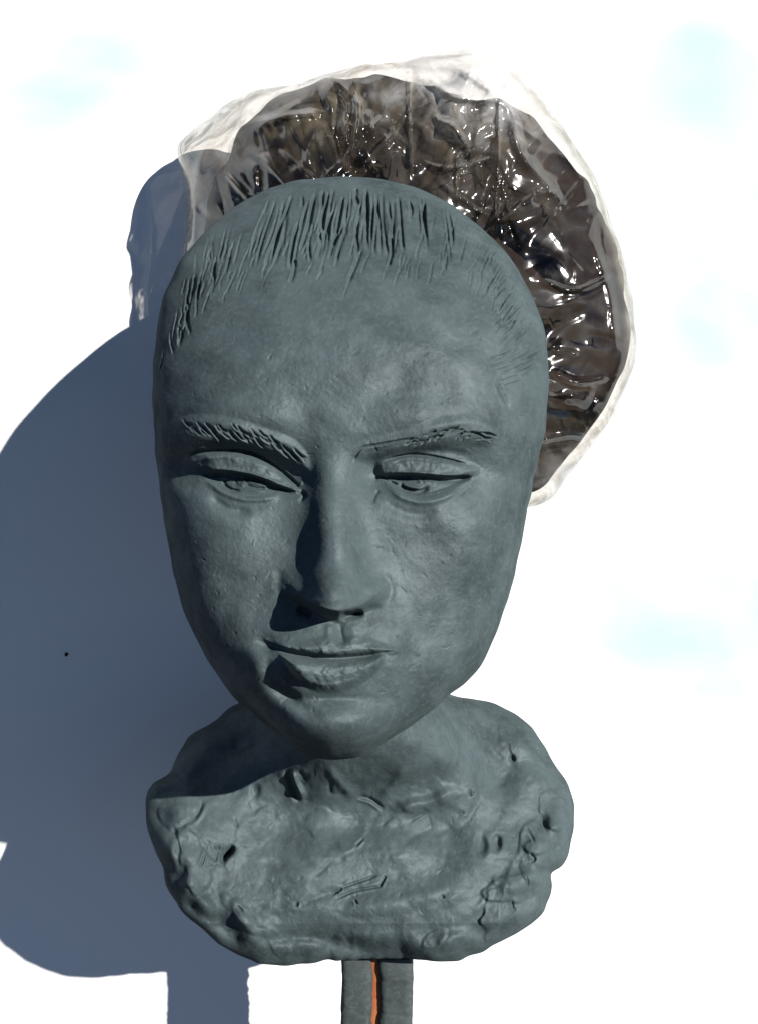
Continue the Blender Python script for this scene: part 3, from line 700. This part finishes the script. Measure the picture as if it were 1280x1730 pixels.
pc = P(636, 1640, 0.0); ztop = pc[2] + 0.012
post = empty('support_post', (pc[0], pc[1], 0.0), 'square clay smeared wooden post under the bust, split to show orange wood', 'post')
def post_piece(name, x0, x1, y0, y1, m, seed, edge_l=0.0, edge_r=0.0, rad=.006, amp=.0005):
    """a long upright bar with rounded, hand-smeared corners; edges may wander"""
    nz = 420; nc = 44; r = np.random.RandomState(seed)
    t_ = np.linspace(0, 1, nc, endpoint=False) * 2 * math.pi
    hx, hy = (x1 - x0) / 2, (y1 - y0) / 2; pw = 0.35
    cx = np.sign(np.cos(t_)) * np.abs(np.cos(t_)) ** pw * hx; cy = np.sign(np.sin(t_)) * np.abs(np.sin(t_)) ** pw * hy
    z = np.concatenate([np.linspace(0, ztop - .12, 60, endpoint=False), np.linspace(ztop - .12, ztop, nz - 60)])
    f = noise(10, seed, .7, 6, (nz, nc)) * amp + noise(4, seed + 1, 1, 1.5, (nz, nc)) * amp * .4
    g = noise(22, seed + 2, shape=(nz, 16))[:, :1]; g2 = noise(9, seed + 3, shape=(nz, 16))[:, :1]
    X = (x0 + x1) / 2 + cx[None] + f * np.sign(cx)[None]
    X = np.where(cx[None] < 0, X + edge_l * (g + .5 * g2), X + edge_r * (g + .5 * g2))
    Yv = (y0 + y1) / 2 + cy[None] + f * np.sign(cy)[None] + f * .6
    Vp = np.stack([pc[0] + X, pc[1] + Yv, np.repeat(z[:, None], nc, 1)], -1).reshape(-1, 3)
    idx = np.arange(nz * nc).reshape(nz, nc); R_ = np.roll(idx, -1, 1)
    fq = np.stack([idx[:-1], R_[:-1], R_[1:], idx[1:]], -1).reshape(-1, 4)
    tcap = np.stack([np.full(nc - 2, idx[-1, 0]), idx[-1, 1:-1], idx[-1, 2:]], -1)
    return make_mesh(name, Vp, [fq, tcap], m, post)
a = post_piece('clay_coat', -.0178, -.0024, -.012, .012, CLAYP, 3, 0, .0003, amp=.0003); a['label'] = 'left half of the clay coat'
b = post_piece('clay_coat', .0009, .0182, -.0125, .0115, CLAYP, 4, .0004, 0, amp=.0003); b['label'] = 'right half of the clay coat'
post_piece('wood_core', -.0065, .0035, -.008, .009, WOOD, 5, .0003, .0003, amp=.0002)

# ------------------------------------------------------------------ white backdrop and the ground
m, nt, N = mat('white_cloth'); L = nt.links.new
out = N('ShaderNodeOutputMaterial'); p = N('ShaderNodeBsdfPrincipled', i_Roughness=.85); p.inputs['Specular IOR Level'].default_value = .15
tc = N('ShaderNodeTexCoord')
n1 = N('ShaderNodeTexNoise', i_Scale=9.0, i_Detail=3.0, i_Roughness=.5, i_Distortion=.4); L(tc.outputs['Object'], n1.inputs['Vector'])
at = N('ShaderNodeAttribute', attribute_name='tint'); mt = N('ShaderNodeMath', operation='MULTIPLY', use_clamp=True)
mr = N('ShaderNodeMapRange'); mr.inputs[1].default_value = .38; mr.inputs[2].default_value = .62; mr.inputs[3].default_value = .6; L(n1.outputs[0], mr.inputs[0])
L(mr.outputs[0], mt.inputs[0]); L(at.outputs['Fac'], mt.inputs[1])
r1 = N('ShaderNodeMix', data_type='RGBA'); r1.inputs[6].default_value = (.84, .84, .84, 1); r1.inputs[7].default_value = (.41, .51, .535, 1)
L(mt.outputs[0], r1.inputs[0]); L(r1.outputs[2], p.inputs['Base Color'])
n2 = N('ShaderNodeTexNoise', i_Scale=900.0, i_Detail=3.0); L(tc.outputs['Object'], n2.inputs['Vector'])
b = N('ShaderNodeBump', i_Strength=.15, i_Distance=.0004); L(n2.outputs[0], b.inputs['Height']); L(b.outputs[0], p.inputs['Normal'])
L(p.outputs[0], out.inputs[0]); CLOTH = m
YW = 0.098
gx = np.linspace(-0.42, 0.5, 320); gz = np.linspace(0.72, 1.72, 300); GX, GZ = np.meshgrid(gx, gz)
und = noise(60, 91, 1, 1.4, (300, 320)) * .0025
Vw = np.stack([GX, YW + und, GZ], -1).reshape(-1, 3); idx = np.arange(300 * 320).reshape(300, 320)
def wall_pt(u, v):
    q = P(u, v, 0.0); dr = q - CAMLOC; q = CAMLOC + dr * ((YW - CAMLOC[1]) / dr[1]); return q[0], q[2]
tint = np.zeros(GX.shape)                                       # soft pale blue patches mixed into the cloth's base colour
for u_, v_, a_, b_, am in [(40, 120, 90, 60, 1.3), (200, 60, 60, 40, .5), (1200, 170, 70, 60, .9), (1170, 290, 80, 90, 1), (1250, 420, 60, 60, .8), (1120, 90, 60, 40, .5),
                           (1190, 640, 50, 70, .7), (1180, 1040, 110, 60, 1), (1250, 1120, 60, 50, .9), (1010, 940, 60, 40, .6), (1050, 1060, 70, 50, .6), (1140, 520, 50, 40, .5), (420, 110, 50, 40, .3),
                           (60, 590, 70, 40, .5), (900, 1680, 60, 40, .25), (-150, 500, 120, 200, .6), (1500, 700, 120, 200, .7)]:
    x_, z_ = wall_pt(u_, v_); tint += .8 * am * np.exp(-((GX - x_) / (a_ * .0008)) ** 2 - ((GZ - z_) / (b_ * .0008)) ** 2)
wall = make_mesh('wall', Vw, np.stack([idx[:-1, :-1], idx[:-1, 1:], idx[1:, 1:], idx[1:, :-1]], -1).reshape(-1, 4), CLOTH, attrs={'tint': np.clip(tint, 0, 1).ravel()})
tag(wall, kind='structure', label='plain white sunlit backdrop behind the bust')
m, nt, N = mat('grey_ground'); L = nt.links.new
out = N('ShaderNodeOutputMaterial'); p = N('ShaderNodeBsdfPrincipled', i_Roughness=.9); n1 = N('ShaderNodeTexNoise', i_Scale=20.0, i_Detail=8.0)
r1 = N('ShaderNodeValToRGB'); r1.color_ramp.elements[0].color = (.018, .018, .019, 1); r1.color_ramp.elements[1].color = (.035, .034, .032, 1)
L(n1.outputs[0], r1.inputs[0]); L(r1.outputs[0], p.inputs['Base Color']); L(p.outputs[0], out.inputs[0])
gr = make_mesh('ground', np.array([(-20, -20, -.002), (20, -20, -.002), (20, 20, -.002), (-20, 20, -.002)], float), np.array([[0, 1, 2, 3]]), m)
tag(gr, kind='structure')

# a speck of dirt on the backdrop
sp = P(112, 1106, 0.0); dir_ = sp - CAMLOC; sp = CAMLOC + dir_ * ((YW - .002 - CAMLOC[1]) / dir_[1])
tt = np.arange(10) / 10 * 2 * math.pi; rr_ = .0011 + .0004 * np.random.RandomState(4).randn(10) * .6
Vs_ = [np.stack([rr_ * q * np.cos(tt), np.full(10, -h_), rr_ * q * np.sin(tt)], 1) for q, h_ in ((1, -.002), (.9, .0004), (.4, .001))]
Vs_ = np.vstack(Vs_ + [np.array([[0, -.0011, 0]])]) + sp
i0 = np.arange(10); i1 = np.roll(i0, -1)
fq = np.vstack([np.stack([k * 10 + i0, k * 10 + i1, (k + 1) * 10 + i1, (k + 1) * 10 + i0], -1) for k in (0, 1)])
speck = make_mesh('dirt_speck', Vs_, [fq, np.stack([20 + i0, 20 + i1, np.full(10, 30)], -1)], BROWN)
tag(speck, 'tiny dark speck stuck on the shaded left part of the white backdrop', 'speck')
